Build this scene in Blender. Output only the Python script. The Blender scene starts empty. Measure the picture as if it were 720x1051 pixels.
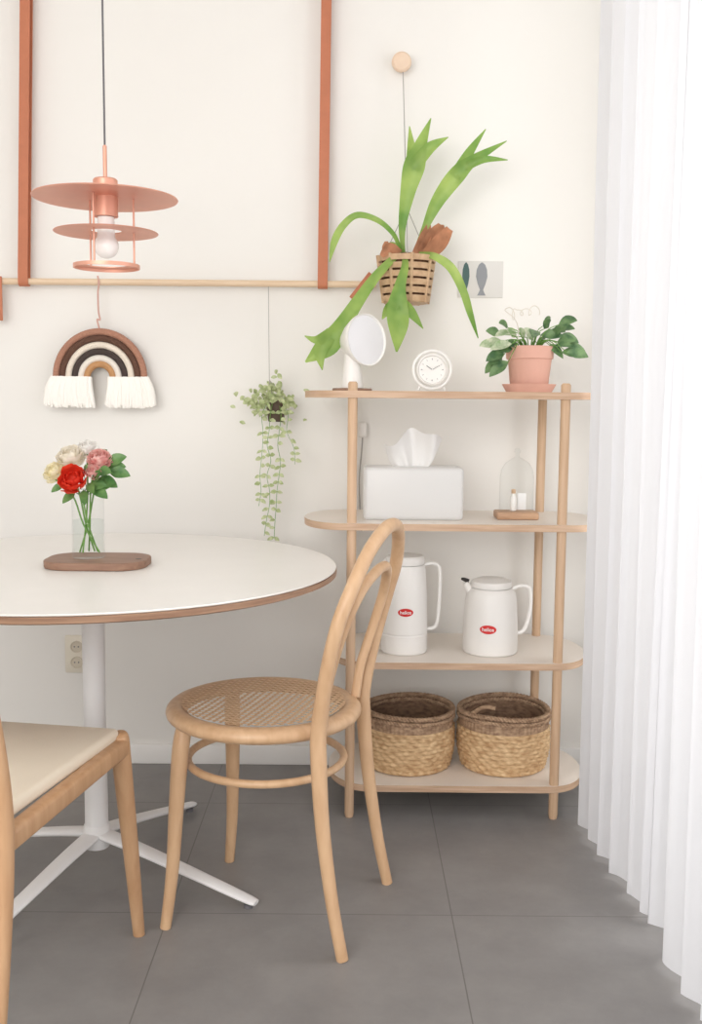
import bpy, bmesh, math, random
from mathutils import Vector, Matrix, noise
random.seed(7)
pi=math.pi
SC=bpy.context.scene
COL=SC.collection
try:
    SC.view_settings.view_transform='Standard'
except Exception: pass

# ------------------------------------------------------------------ helpers
def lin(c):
    o=[]
    for v in c:
        v=v/255.0
        o.append(v/12.92 if v<=0.04045 else ((v+0.055)/1.055)**2.4)
    return tuple(o)+(1.0,)

def newmat(name):
    m=bpy.data.materials.new(name); m.use_nodes=True
    nt=m.node_tree; b=nt.nodes['Principled BSDF']
    return m,nt,b

def plain(name,rgb,rough=0.5,metal=0.0,var=0.06,scale=12.0,bump=0.0,bscale=60.0,trans=0.0,ior=1.45,emit=0.0):
    m,nt,b=newmat(name)
    c=lin(rgb)
    tc=nt.nodes.new('ShaderNodeTexCoord')
    n=nt.nodes.new('ShaderNodeTexNoise'); n.inputs['Scale'].default_value=scale; n.inputs['Detail'].default_value=4
    nt.links.new(tc.outputs['Object'],n.inputs['Vector'])
    r=nt.nodes.new('ShaderNodeValToRGB')
    r.color_ramp.elements[0].position=0.3; r.color_ramp.elements[1].position=0.7
    r.color_ramp.elements[0].color=tuple(x*(1-var) for x in c[:3])+(1,)
    r.color_ramp.elements[1].color=tuple(min(1,x*(1+var)) for x in c[:3])+(1,)
    nt.links.new(n.outputs['Fac'],r.inputs['Fac'])
    nt.links.new(r.outputs['Color'],b.inputs['Base Color'])
    b.inputs['Roughness'].default_value=rough
    b.inputs['Metallic'].default_value=metal
    b.inputs['IOR'].default_value=ior
    b.inputs['Transmission Weight'].default_value=trans
    if emit>0:
        b.inputs['Emission Color'].default_value=c; b.inputs['Emission Strength'].default_value=emit
    if bump>0:
        n2=nt.nodes.new('ShaderNodeTexNoise'); n2.inputs['Scale'].default_value=bscale; n2.inputs['Detail'].default_value=5
        nt.links.new(tc.outputs['Object'],n2.inputs['Vector'])
        bp=nt.nodes.new('ShaderNodeBump'); bp.inputs['Strength'].default_value=bump; bp.inputs['Distance'].default_value=0.004
        nt.links.new(n2.outputs['Fac'],bp.inputs['Height']); nt.links.new(bp.outputs['Normal'],b.inputs['Normal'])
    return m

def leafmat(name,c1,c2,scale=14,transl=0.3,rough=0.42):
    m,nt,b=newmat(name); L=nt.links.new
    tc=nt.nodes.new('ShaderNodeTexCoord'); n=nt.nodes.new('ShaderNodeTexNoise'); n.inputs['Scale'].default_value=scale; n.inputs['Detail'].default_value=3
    r=nt.nodes.new('ShaderNodeValToRGB'); r.color_ramp.elements[0].position=0.35; r.color_ramp.elements[1].position=0.65
    r.color_ramp.elements[0].color=lin(c1); r.color_ramp.elements[1].color=lin(c2)
    L(tc.outputs['Object'],n.inputs['Vector']); L(n.outputs['Fac'],r.inputs['Fac']); L(r.outputs['Color'],b.inputs['Base Color'])
    b.inputs['Roughness'].default_value=rough
    t=nt.nodes.new('ShaderNodeBsdfTranslucent'); L(r.outputs['Color'],t.inputs['Color'])
    mx=nt.nodes.new('ShaderNodeMixShader'); mx.inputs['Fac'].default_value=transl
    L(b.outputs[0],mx.inputs[1]); L(t.outputs[0],mx.inputs[2]); L(mx.outputs[0],nt.nodes['Material Output'].inputs['Surface'])
    return m

def wood(name,c1,c2,rough=0.45,stretch=(30,30,3)):
    m,nt,b=newmat(name)
    tc=nt.nodes.new('ShaderNodeTexCoord'); mp=nt.nodes.new('ShaderNodeMapping')
    mp.inputs['Scale'].default_value=stretch
    n=nt.nodes.new('ShaderNodeTexNoise'); n.inputs['Scale'].default_value=2.2; n.inputs['Detail'].default_value=6; n.inputs['Distortion'].default_value=0.4
    r=nt.nodes.new('ShaderNodeValToRGB')
    r.color_ramp.elements[0].position=0.25; r.color_ramp.elements[1].position=0.78
    r.color_ramp.elements[0].color=lin(c1); r.color_ramp.elements[1].color=lin(c2)
    L=nt.links.new
    L(tc.outputs['Object'],mp.inputs['Vector']); L(mp.outputs['Vector'],n.inputs['Vector']); L(n.outputs['Fac'],r.inputs['Fac']); L(r.outputs['Color'],b.inputs['Base Color'])
    b.inputs['Roughness'].default_value=rough
    bp=nt.nodes.new('ShaderNodeBump'); bp.inputs['Strength'].default_value=0.03; bp.inputs['Distance'].default_value=0.001
    L(n.outputs['Fac'],bp.inputs['Height']); L(bp.outputs['Normal'],b.inputs['Normal'])
    return m

def finish(name,bm,mat,parent=None,loc=(0,0,0),smooth=True,sharp=40):
    bmesh.ops.recalc_face_normals(bm,faces=bm.faces[:])
    me=bpy.data.meshes.new(name); bm.to_mesh(me); bm.free()
    if smooth:
        for p in me.polygons: p.use_smooth=True
        me.set_sharp_from_angle(angle=math.radians(sharp))
    mats=mat if isinstance(mat,(list,tuple)) else [mat]
    for m in mats: me.materials.append(m)
    ob=bpy.data.objects.new(name,me); COL.objects.link(ob)
    ob.location=loc
    if parent: ob.parent=parent
    return ob

def thing(name,label,cat,loc=(0,0,0),rot=0.0,group=None):
    e=bpy.data.objects.new(name,None); COL.objects.link(e)
    e.empty_display_size=0.05
    e.location=loc; e.rotation_euler=(0,0,rot)
    e["label"]=label; e["category"]=cat
    if group: e["group"]=group
    return e
def tag(ob,label,cat,group=None):
    ob["label"]=label; ob["category"]=cat
    if group: ob["group"]=group
    return ob
def struct(ob):
    ob["kind"]="structure"; return ob

def smoothpts(pts,n=6,closed=False):
    P=[tuple(p) for p in pts]; out=[]; N=len(P)
    rng=range(N) if closed else range(N-1)
    for i in rng:
        if closed: a,b,c,d=P[(i-1)%N],P[i],P[(i+1)%N],P[(i+2)%N]
        else: a,b,c,d=P[max(i-1,0)],P[i],P[i+1],P[min(i+2,N-1)]
        for k in range(n):
            t=k/n
            out.append(tuple(0.5*((2*b[j])+(-a[j]+c[j])*t+(2*a[j]-5*b[j]+4*c[j]-d[j])*t*t+(-a[j]+3*b[j]-3*c[j]+d[j])*t**3) for j in range(len(b))))
    if not closed: out.append(P[-1])
    return out

def add_tube(bm,pts,rad=None,seg=10,closed=False,n=6,flat=1.0,mi=0,cap=True,raw=False):
    if rad is not None: pts=[(p[0],p[1],p[2],rad) for p in pts]
    S=pts if raw else smoothpts(pts,n,closed)
    V=[Vector(p[:3]) for p in S]; R=[abs(p[3]) for p in S]; N=len(V)
    T=[]
    for i in range(N):
        if closed: t=V[(i+1)%N]-V[i-1]
        else: t=V[min(i+1,N-1)]-V[max(i-1,0)]
        T.append(t.normalized() if t.length>1e-9 else Vector((0,0,1)))
    up=Vector((0,0,1)) if abs(T[0].z)<0.9 else Vector((1,0,0))
    nrm=(up-T[0]*up.dot(T[0])).normalized()
    rings=[]
    for i in range(N):
        nrm=(nrm-T[i]*nrm.dot(T[i]))
        nrm=nrm.normalized() if nrm.length>1e-6 else T[i].orthogonal().normalized()
        bi=T[i].cross(nrm)
        rings.append([bm.verts.new(V[i]+(nrm*math.cos(2*pi*k/seg)*flat+bi*math.sin(2*pi*k/seg))*R[i]) for k in range(seg)])
    cnt=N if closed else N-1
    for i in range(cnt):
        a=rings[i]; b=rings[(i+1)%N]
        off=0
        if closed and i==N-1:
            off=min(range(seg),key=lambda o:(a[0].co-b[o].co).length)
        for k in range(seg):
            f=bm.faces.new((a[k],a[(k+1)%seg],b[(k+1+off)%seg],b[(k+off)%seg])); f.material_index=mi
    if cap and not closed:
        for rg in (rings[0],rings[-1]):
            try:
                f=bm.faces.new(rg); f.material_index=mi
            except Exception: pass

def tube(name,pts,mat,parent=None,rad=None,seg=12,closed=False,n=6,flat=1.0,loc=(0,0,0),raw=False):
    bm=bmesh.new(); add_tube(bm,pts,rad,seg,closed,n,flat,raw=raw)
    return finish(name,bm,mat,parent,loc,sharp=60)

def add_lathe(bm,prof,seg=48,M=None,mi=0,closed=False):
    rings=[]
    for r,z in prof:
        if r<1e-6: rings.append([bm.verts.new((0,0,z))])
        else: rings.append([bm.verts.new((r*math.cos(2*pi*k/seg),r*math.sin(2*pi*k/seg),z)) for k in range(seg)])
    if M is not None:
        for rg in rings:
            for v in rg: v.co=M@v.co
    pr=list(zip(rings,rings[1:]))
    if closed: pr.append((rings[-1],rings[0]))
    for a,b in pr:
        if len(a)==1 and len(b)==1: continue
        for k in range(seg):
            if len(a)==1: vs=(a[0],b[k],b[(k+1)%seg])
            elif len(b)==1: vs=(a[k],a[(k+1)%seg],b[0])
            else: vs=(a[k],a[(k+1)%seg],b[(k+1)%seg],b[k])
            f=bm.faces.new(vs); f.material_index=mi
def lathe(name,prof,mat,parent=None,seg=48,loc=(0,0,0),M=None,closed=False,sharp=35):
    bm=bmesh.new(); add_lathe(bm,prof,seg,M,closed=closed)
    return finish(name,bm,mat,parent,loc,sharp=sharp)

def add_box(bm,c,s,bevel=0.0,M=None,mi=0,bseg=2):
    t=bmesh.new(); bmesh.ops.create_cube(t,size=1.0)
    for v in t.verts: v.co=Vector((v.co.x*s[0],v.co.y*s[1],v.co.z*s[2]))
    if bevel>0: bmesh.ops.bevel(t,geom=t.edges[:],offset=bevel,segments=bseg,profile=0.5,affect='EDGES')
    for v in t.verts:
        v.co=v.co+Vector(c)
        if M is not None: v.co=M@v.co
    vm={v:bm.verts.new(v.co) for v in t.verts}
    for f in t.faces:
        g=bm.faces.new([vm[v] for v in f.verts]); g.material_index=mi
    t.free()
def box(name,c,s,mat,parent=None,bevel=0.0,loc=(0,0,0),M=None,bseg=2):
    bm=bmesh.new(); add_box(bm,c,s,bevel,M,bseg=bseg)
    return finish(name,bm,mat,parent,loc,sharp=30)

def add_ribbon(bm,pts,face=(0,-1,0),fold=0.18,n=6,mi=0,wav=0.0):
    S=smoothpts(pts,n); V=[Vector(p[:3]) for p in S]; W=[max(abs(p[3]),0.0002) for p in S]
    F=Vector(face).normalized(); rows=[]
    for i in range(len(V)):
        t=(V[min(i+1,len(V)-1)]-V[max(i-1,0)]).normalized()
        side=t.cross(F)
        if side.length<0.05: side=t.cross(Vector((0.3,0.5,0.8)))
        side.normalize(); nn=side.cross(t).normalized()
        row=[]
        for k in (-1,-.5,0,.5,1):
            row.append(bm.verts.new(V[i]+side*k*W[i]*0.5+nn*(abs(k)*fold*W[i]*0.5)+nn*wav*W[i]*math.sin(i*0.9+k*2)*abs(k)))
        rows.append(row)
    for a,b in zip(rows,rows[1:]):
        for k in range(4):
            f=bm.faces.new((a[k],a[k+1],b[k+1],b[k])); f.material_index=mi

def add_leaf(bm,base,dirv,length,width,nrm=(0,-1,0.3),curl=0.25,mi=0,n=4):
    d=Vector(dirv).normalized(); b=Vector(base); N=Vector(nrm).normalized()
    droop=Vector((0,0,-1))*curl*length
    prof=[(0,0.06),(0.18,0.62),(0.42,1.0),(0.7,0.78),(0.9,0.36),(1.0,0.02)]
    add_ribbon(bm,[tuple(b+d*length*t+droop*t*t)+(width*w,) for t,w in prof],face=N,fold=0.3,n=2,mi=mi)

def strip(name,pts,width,mat,parent,thick=0.003,loc=(0,0,0)):
    bm=bmesh.new(); L=[];R=[]
    for p in pts:
        L.append(bm.verts.new((p[0]-width/2,p[1],p[2]))); R.append(bm.verts.new((p[0]+width/2,p[1],p[2])))
    for i in range(len(pts)-1): bm.faces.new((L[i],R[i],R[i+1],L[i+1]))
    ob=finish(name,bm,mat,parent,loc,smooth=False)
    md=ob.modifiers.new('thick','SOLIDIFY'); md.thickness=thick; md.offset=0
    return ob

# ------------------------------------------------------------------ materials
M_wall=plain('wall_paint',(242,239,234),0.8,var=0.01,scale=1.5,bump=0.03,bscale=90)
M_ceil=plain('ceiling_paint',(247,246,244),0.8,var=0.01)
M_trim=plain('trim_paint',(246,244,241),0.45,var=0.01)
M_white=plain('white_plastic',(244,241,237),0.35,var=0.01)
M_whitemetal=plain('white_powder_coat',(244,243,243),0.4,var=0.01)
M_table=plain('white_laminate',(244,241,236),0.35,var=0.01)
M_ply=wood('plywood_edge',(142,106,84),(186,150,122),0.5,(4,4,60))
M_shelfply=wood('shelf_ply_edge',(184,148,120),(218,188,160),0.5,(4,4,70))
M_shelftop=plain('shelf_cream_laminate',(241,232,222),0.45,var=0.015,scale=6)
M_legwood=wood('oak_leg',(196,160,128),(220,188,156),0.4,(40,40,3))
M_chair=wood('beech_bentwood',(204,164,126),(224,188,150),0.36,(24,24,5))
M_oak=wood('honey_oak',(188,144,106),(208,168,130),0.4,(24,24,3))
M_rod=wood('pine_rod',(222,192,160),(236,212,184),0.5,(3,40,40))
M_peg=wood('birch_peg',(234,204,178),(242,218,194),0.5,(10,10,10))
M_walnut=wood('walnut',(132,98,80),(162,126,104),0.5,(6,40,40))
M_leather=plain('tan_leather',(194,120,88),0.6,var=0.05,scale=30,bump=0.1,bscale=200)
M_cream=plain('cream_leather',(239,226,206),0.5,var=0.02,bump=0.1,bscale=150)
M_copper=plain('brushed_copper',(232,172,150),0.42,0.5,var=0.03,scale=20)
M_cord=plain('grey_cord',(105,102,106),0.7)
M_string=plain('grey_string',(175,170,166),0.8)
M_pink=plain('pink_cord',(212,168,156),0.8,bump=0.4,bscale=400)
M_bulb=plain('opal_glass',(246,243,240),0.25,emit=0.05,var=0.0)
M_dark=plain('dark_plastic',(45,40,38),0.5)
M_grey=plain('grey_ink',(110,108,112),0.5)
M_terra=plain('terracotta',(222,172,154),0.75,var=0.05,scale=15,bump=0.1,bscale=150)
M_soil=plain('soil',(70,50,38),0.95,bump=0.8,bscale=80,var=0.3,scale=60)
M_liner=plain('coconut_liner',(122,88,66),0.95,bump=0.8,bscale=120,var=0.3,scale=70)
M_frond=leafmat('frond_green',(112,158,66),(178,204,108),9,0.3)
M_brownleaf=plain('dry_frond',(176,122,90),0.8,var=0.28,scale=30)
M_slat=wood('rattan_slat',(184,146,110),(222,188,150),0.5,(20,20,20))
M_leafd=leafmat('leaf_dark_green',(70,106,68),(122,154,102),40,0.15)
M_leafv=leafmat('leaf_variegated',(156,184,134),(236,238,214),60,0.25)
M_leafp=leafmat('leaf_pale_green',(164,180,122),(216,222,180),60,0.35)
M_leafb=leafmat('bouquet_leaf',(70,118,62),(116,154,90),40,0.2)
M_stem=plain('green_stem',(112,156,74),0.5,var=0.1)
def m_weave(name,c1,c2,stretch=(1,1,2.2),sc=55):
    m,nt,b=newmat(name); L=nt.links.new
    tc=nt.nodes.new('ShaderNodeTexCoord'); n=nt.nodes.new('ShaderNodeTexNoise'); n.inputs['Scale'].default_value=sc; n.inputs['Detail'].default_value=5
    mp=nt.nodes.new('ShaderNodeMapping'); mp.inputs['Scale'].default_value=stretch
    r=nt.nodes.new('ShaderNodeValToRGB'); r.color_ramp.elements[0].position=0.32; r.color_ramp.elements[1].position=0.68
    r.color_ramp.elements[0].color=lin(c1); r.color_ramp.elements[1].color=lin(c2)
    L(tc.outputs['Object'],mp.inputs['Vector']); L(mp.outputs['Vector'],n.inputs['Vector']); L(n.outputs['Fac'],r.inputs['Fac']); L(r.outputs['Color'],b.inputs['Base Color'])
    b.inputs['Roughness'].default_value=0.75
    return m
M_seagrass=m_weave('seagrass',(188,148,106),(234,202,158),(1,1,3),45)
M_rim=m_weave('seagrass_rim',(144,114,90),(200,168,138))
M_inside_shade=m_weave('seagrass_inside_shade',(108,82,64),(156,124,98))  # darker than the outer weave; shade of the interior put into the colour

def m_glass(name,tint=(250,252,252),refl=0.5,base=0.03):
    m,nt,b=newmat(name); L=nt.links.new
    tr=nt.nodes.new('ShaderNodeBsdfTransparent'); tr.inputs['Color'].default_value=lin(tint)
    gl=nt.nodes.new('ShaderNodeBsdfGlossy'); gl.inputs['Roughness'].default_value=0.04
    lw=nt.nodes.new('ShaderNodeLayerWeight'); lw.inputs['Blend'].default_value=0.5
    pw=nt.nodes.new('ShaderNodeMath'); pw.operation='POWER'; pw.inputs[1].default_value=3.5
    ml=nt.nodes.new('ShaderNodeMath'); ml.operation='MULTIPLY_ADD'; ml.inputs[1].default_value=refl; ml.inputs[2].default_value=base
    mx=nt.nodes.new('ShaderNodeMixShader')
    L(lw.outputs['Facing'],pw.inputs[0]); L(pw.outputs[0],ml.inputs[0]); L(ml.outputs[0],mx.inputs['Fac']); L(tr.outputs[0],mx.inputs[1]); L(gl.outputs[0],mx.inputs[2])
    L(mx.outputs[0],nt.nodes['Material Output'].inputs['Surface'])
    return m
M_glass=m_glass('clear_glass',(251,252,252),0.4,0.008)
def m_sheer(name,col,transl,transp,gloss=0.0,bump=True):
    m,nt,b=newmat(name); L=nt.links.new
    d=nt.nodes.new('ShaderNodeBsdfDiffuse'); d.inputs['Color'].default_value=lin(col)
    if bump:
        tc=nt.nodes.new('ShaderNodeTexCoord'); n=nt.nodes.new('ShaderNodeTexNoise'); n.inputs['Scale'].default_value=350
        bp=nt.nodes.new('ShaderNodeBump'); bp.inputs['Strength'].default_value=0.08; bp.inputs['Distance'].default_value=0.001
        L(tc.outputs['Object'],n.inputs['Vector']); L(n.outputs['Fac'],bp.inputs['Height']); L(bp.outputs[0],d.inputs['Normal'])
    t=nt.nodes.new('ShaderNodeBsdfTranslucent'); t.inputs['Color'].default_value=lin(col)
    a=nt.nodes.new('ShaderNodeMixShader'); a.inputs['Fac'].default_value=transl
    tr=nt.nodes.new('ShaderNodeBsdfTransparent'); c=nt.nodes.new('ShaderNodeMixShader'); c.inputs['Fac'].default_value=transp
    g=nt.nodes.new('ShaderNodeBsdfGlossy'); g.inputs['Roughness'].default_value=0.3
    e=nt.nodes.new('ShaderNodeMixShader'); e.inputs['Fac'].default_value=gloss
    L(d.outputs[0],a.inputs[1]); L(t.outputs[0],a.inputs[2]); L(a.outputs[0],c.inputs[1]); L(tr.outputs[0],c.inputs[2])
    L(c.outputs[0],e.inputs[1]); L(g.outputs[0],e.inputs[2]); L(e.outputs[0],nt.nodes['Material Output'].inputs['Surface'])
    return m
M_frost=m_sheer('frosted_acrylic',(253,253,253),0.26,0.30,0.04,False)
M_curtain=m_sheer('sheer_white_fabric',(236,236,239),0.42,0.08)
def m_floor():
    m,nt,b=newmat('grey_floor_tile'); L=nt.links.new
    tc=nt.nodes.new('ShaderNodeTexCoord'); mp=nt.nodes.new('ShaderNodeMapping')
    mp.inputs['Location'].default_value=(-0.225+0.61*10,-2.105+0.61*10,0)
    br=nt.nodes.new('ShaderNodeTexBrick'); br.offset=0.0; br.squash=1.0
    br.inputs['Scale'].default_value=1.0; br.inputs['Brick Width'].default_value=0.61; br.inputs['Row Height'].default_value=0.61
    br.inputs['Mortar Size'].default_value=0.0015; br.inputs['Mortar Smooth'].default_value=0.3; br.inputs['Bias'].default_value=0
    n=nt.nodes.new('ShaderNodeTexNoise'); n.inputs['Scale'].default_value=5; n.inputs['Detail'].default_value=8; n.inputs['Roughness'].default_value=0.65
    r=nt.nodes.new('ShaderNodeValToRGB'); r.color_ramp.elements[0].position=0.3; r.color_ramp.elements[1].position=0.75
    r.color_ramp.elements[0].color=lin((130,127,126)); r.color_ramp.elements[1].color=lin((150,147,145))
    L(tc.outputs['Object'],mp.inputs['Vector']); L(mp.outputs[0],br.inputs['Vector']); L(tc.outputs['Object'],n.inputs['Vector']); L(n.outputs['Fac'],r.inputs['Fac'])
    L(r.outputs[0],br.inputs['Color1']); L(r.outputs[0],br.inputs['Color2']); br.inputs['Mortar'].default_value=lin((112,109,107))
    L(br.outputs['Color'],b.inputs['Base Color']); b.inputs['Roughness'].default_value=0.45
    bp=nt.nodes.new('ShaderNodeBump'); bp.inputs['Strength'].default_value=0.2; bp.inputs['Distance'].default_value=0.001; bp.invert=True
    L(br.outputs['Fac'],bp.inputs['Height']); L(bp.outputs[0],b.inputs['Normal'])
    return m
M_floor=m_floor()
def m_cane():
    m,nt,b=newmat('woven_cane'); L=nt.links.new
    tc=nt.nodes.new('ShaderNodeTexCoord'); sp=nt.nodes.new('ShaderNodeSeparateXYZ'); L(tc.outputs['Object'],sp.inputs[0])
    def mth(op,a,bb=None):
        q=nt.nodes.new('ShaderNodeMath'); q.operation=op
        if isinstance(a,float): q.inputs[0].default_value=a
        else: L(a,q.inputs[0])
        if bb is not None:
            if isinstance(bb,float): q.inputs[1].default_value=bb
            else: L(bb,q.inputs[1])
        return q.outputs[0]
    k=2*pi/0.0150
    sx=mth('SINE',mth('MULTIPLY',sp.outputs[0],k)); sy=mth('SINE',mth('MULTIPLY',sp.outputs[1],k))
    pr=mth('ADD',sx,sy)
    hole=mth('GREATER_THAN',pr,0.62)
    c=nt.nodes.new('ShaderNodeMixRGB'); c.inputs[1].default_value=lin((210,170,130)); c.inputs[2].default_value=lin((236,204,166))
    L(mth('MULTIPLY',mth('ADD',sx,1.0),0.5),c.inputs[0]); L(c.outputs[0],b.inputs['Base Color']); b.inputs['Roughness'].default_value=0.45
    tr=nt.nodes.new('ShaderNodeBsdfTransparent'); mx=nt.nodes.new('ShaderNodeMixShader')
    L(hole,mx.inputs['Fac']); L(b.outputs[0],mx.inputs[1]); L(tr.outputs[0],mx.inputs[2]); L(mx.outputs[0],nt.nodes['Material Output'].inputs['Surface'])
    return m
M_cane=m_cane()

# ------------------------------------------------------------------ room
WY=3.028; XL=-2.3; XR=0.98; YB=-1.6; ZC=2.6
struct(box('floor',((XL+XR)/2,(YB+WY)/2,-0.05),(XR-XL+0.4,WY-YB+0.4,0.1),M_floor))
struct(box('ceiling',((XL+XR)/2,(YB+WY)/2,ZC+0.05),(XR-XL+0.2,WY-YB+0.2,0.1),M_ceil))
struct(box('wall_back',((XL+XR)/2,WY+0.05,ZC/2),(XR-XL+0.2,0.1,ZC),M_wall))
struct(box('wall_left',(XL-0.05,(YB+WY)/2,ZC/2),(0.1,WY-YB,ZC),M_wall))
bm=bmesh.new()
w0,w1,wz0,wz1=0.35,2.5,0.06,2.42
add_box(bm,(XR+0.05,(YB+w0)/2,ZC/2),(0.1,w0-YB,ZC))
add_box(bm,(XR+0.05,(w1+WY)/2,ZC/2),(0.1,WY-w1,ZC))
add_box(bm,(XR+0.05,(w0+w1)/2,wz0/2),(0.1,w1-w0,wz0))
add_box(bm,(XR+0.05,(w0+w1)/2,(wz1+ZC)/2),(0.1,w1-w0,ZC-wz1))
struct(finish('wall_right',bm,M_wall))
bm=bmesh.new()
for yy in (w0+0.025,(w0+w1)/2,w1-0.025): add_box(bm,(XR+0.05,yy,(wz0+wz1)/2),(0.06,0.05,wz1-wz0),0.004)
for zz in (wz0+0.025,wz1-0.025): add_box(bm,(XR+0.05,(w0+w1)/2,zz),(0.06,w1-w0,0.05),0.004)
struct(finish('window_1',bm,M_trim))
struct(box('baseboard_back',((XL+XR)/2,WY-0.006,0.03),(XR-XL,0.012,0.06),M_trim,bevel=0.003))
struct(box('baseboard_left',(XL+0.006,(YB+WY)/2,0.03),(0.012,WY-YB,0.06),M_trim,bevel=0.003))

# ------------------------------------------------------------------ curtains
def curtain(y0,y1,xa,xb,seed,amp,lam,label):
    rnd=random.Random(seed)
    L=abs(y1-y0); nf=max(3,int(round(L/lam))); nu=nf*26; nv=60
    edges=[0.0]
    for k in range(nf): edges.append(edges[-1]+rnd.uniform(0.5,1.7))
    edges=[e/edges[-1] for e in edges]
    am=[rnd.uniform(0.45,1.25) for _ in range(nf+2)]
    bm=bmesh.new(); rows=[]
    for j in range(nv+1):
        h=j/nv; z=0.014+h*(2.55-0.014); row=[]
        for i in range(nu+1):
            u=i/nu
            k=0
            while k<nf-1 and u>edges[k+1]: k+=1
            fr=(u-edges[k])/(edges[k+1]-edges[k])
            A=amp*(am[k]*(1-fr)+am[k+1]*fr)*(1.0-0.2*h+0.25*noise.noise(Vector((k*1.3,h*2.2,seed))))
            a=2*pi*(k+fr)+0.6*math.sin(h*2.6+k*1.7)*math.sin(pi*h*0.5+0.4)
            c=math.cos(a)+0.22*math.cos(2*a+k*1.3+h)
            x=xa-0.012*h*(1-u)+(xb-xa)*u+A*c*0.9+0.008*noise.noise(Vector((u*5,h*1.6,seed)))
            y=y0+(y1-y0)*u+0.004*math.sin(2*a)+0.005*noise.noise(Vector((u*6,h*2,seed+5)))
            row.append(bm.verts.new((x,y,z)))
        rows.append(row)
    for a,b in zip(rows,rows[1:]):
        for i in range(nu): bm.faces.new((a[i],a[i+1],b[i+1],b[i]))
    o=finish('curtain',bm,M_curtain,sharp=180)
    tag(o,label,'curtain','sheer curtains at the window')
curtain(2.59,2.03,0.602,0.650,3,0.0165,0.082,'white sheer gathered curtain panel hanging beside the shelving unit')
curtain(1.95,0.5,0.630,0.70,9,0.020,0.100,'white sheer gathered curtain panel nearer the table')
rl=thing('curtain_rail','white metal curtain rail under the ceiling','curtain rail',(0.640,1.55,2.56))
tube('rail',[(0,-1.2,0),(0,1.07,0)],M_whitemetal,rl,rad=0.01,n=1)
for yy in (-1.1,0,1.0): box('bracket',(0,yy,0.022),(0.02,0.02,0.036),M_whitemetal,rl,bevel=0.002)

# ------------------------------------------------------------------ round table
TX,TY=-0.585,2.29
tb=thing('round_table','round white pedestal table with plywood edge','table',(TX,TY,0))
R=0.554
lathe('table_top',[(0,0.726),(R-0.003,0.726),(R-0.001,0.728),(R-0.003,0.7305),(0,0.7305)],M_table,tb,seg=128)
lathe('edge_band',[(0,0.710),(R-0.010,0.710),(R,0.714),(R,0.7255),(0,0.7255)],M_ply,tb,seg=128)
lathe('column',[(0,0.08),(0.027,0.08),(0.025,0.4),(0.026,0.695),(0.09,0.70),(0.09,0.709),(0,0.709)],M_whitemetal,tb,seg=40)
lathe('hub',[(0,0.066),(0.028,0.066),(0.031,0.075),(0.031,0.114),(0.028,0.122),(0,0.122)],M_whitemetal,tb,seg=40)
for k in range(4):
    a=math.radians(-23.1+90*k); c,s=math.cos(a),math.sin(a)
    pts=[(c*0.02,s*0.02,0.098,0.024),(c*0.12,s*0.12,0.080,0.022),(c*0.28,s*0.28,0.045,0.019),(c*0.395,s*0.395,0.019,0.016),(c*0.42,s*0.42,0.014,0.012)]
    lg=tube('leg',pts,M_whitemetal,tb,seg=14,flat=0.42)
    lathe('glide',[(0,0),(0.010,0),(0.010,0.008),(0,0.01)],M_grey,lg,seg=20,loc=(c*0.40,s*0.40,0))

# ------------------------------------------------------------------ bentwood chair
bc=thing('bentwood_chair','beech bentwood cafe chair with woven cane seat','chair',(-0.184,2.155,0),math.radians(163.1))
def Bp(b,s,z,r=None):
    return (-b,-s,z) if r is None else (-b,-s,z,r)
prof=[]
for k in range(20):
    a=2*pi*k/20; prof.append((0.187+0.023*math.cos(a)*1.0,0.441+0.017*math.sin(a)))
lathe('seat_frame',prof,M_chair,bc,seg=96,closed=True,sharp=80)
bm=bmesh.new(); add_lathe(bm,[(0,0.4545),(0.06,0.4548),(0.12,0.456),(0.168,0.4582),(0.176,0.4582)],seg=64)
finish('cane_seat',bm,M_cane,bc)
half=[(.235,-.172,0,.0122),(.21,-.168,.12,.0132),(.188,-.163,.27,.0148),(.178,-.158,.40,.0165),(.178,-.158,.46,.016),(.195,-.172,.56,.0148),(.222,-.184,.67,.0142),(.246,-.168,.745,.0142),(.263,-.122,.806,.0142),(.274,-.062,.841,.0142)]
full=[Bp(*p) for p in half]+[Bp(.277,0,.851,.0142)]+[Bp(b,-s,z,r) for b,s,z,r in reversed(half)]
tube('back_frame',full,M_chair,bc,seg=18,n=8)
ih=[(.172,-.112,.452,.0105),(.18,-.122,.52,.0108),(.202,-.134,.60,.0108),(.227,-.128,.68,.0108),(.246,-.09,.734,.0108),(.257,-.042,.758,.0108)]
full=[Bp(*p) for p in ih]+[Bp(.260,0,.764,.0108)]+[Bp(b,-s,z,r) for b,s,z,r in reversed(ih)]
tube('inner_hoop',full,M_chair,bc,seg=16,n=8)
for sg in (-1,1):
    tube('leg',[(0.128,-sg*0.122,0.432,0.0160),(0.133,-sg*0.134,0.38,0.0180),(0.138,-sg*0.146,0.26,0.0160),(0.144,-sg*0.156,0.12,0.0135),(0.156,-sg*0.166,0.0,0.0115)],M_chair,bc,seg=18)
tube('stretcher_ring',[(0.168*math.cos(2*pi*k/24)-0.005,0.168*math.sin(2*pi*k/24),0.335) for k in range(24)],M_chair,bc,rad=0.0085,closed=True,n=3)

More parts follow.
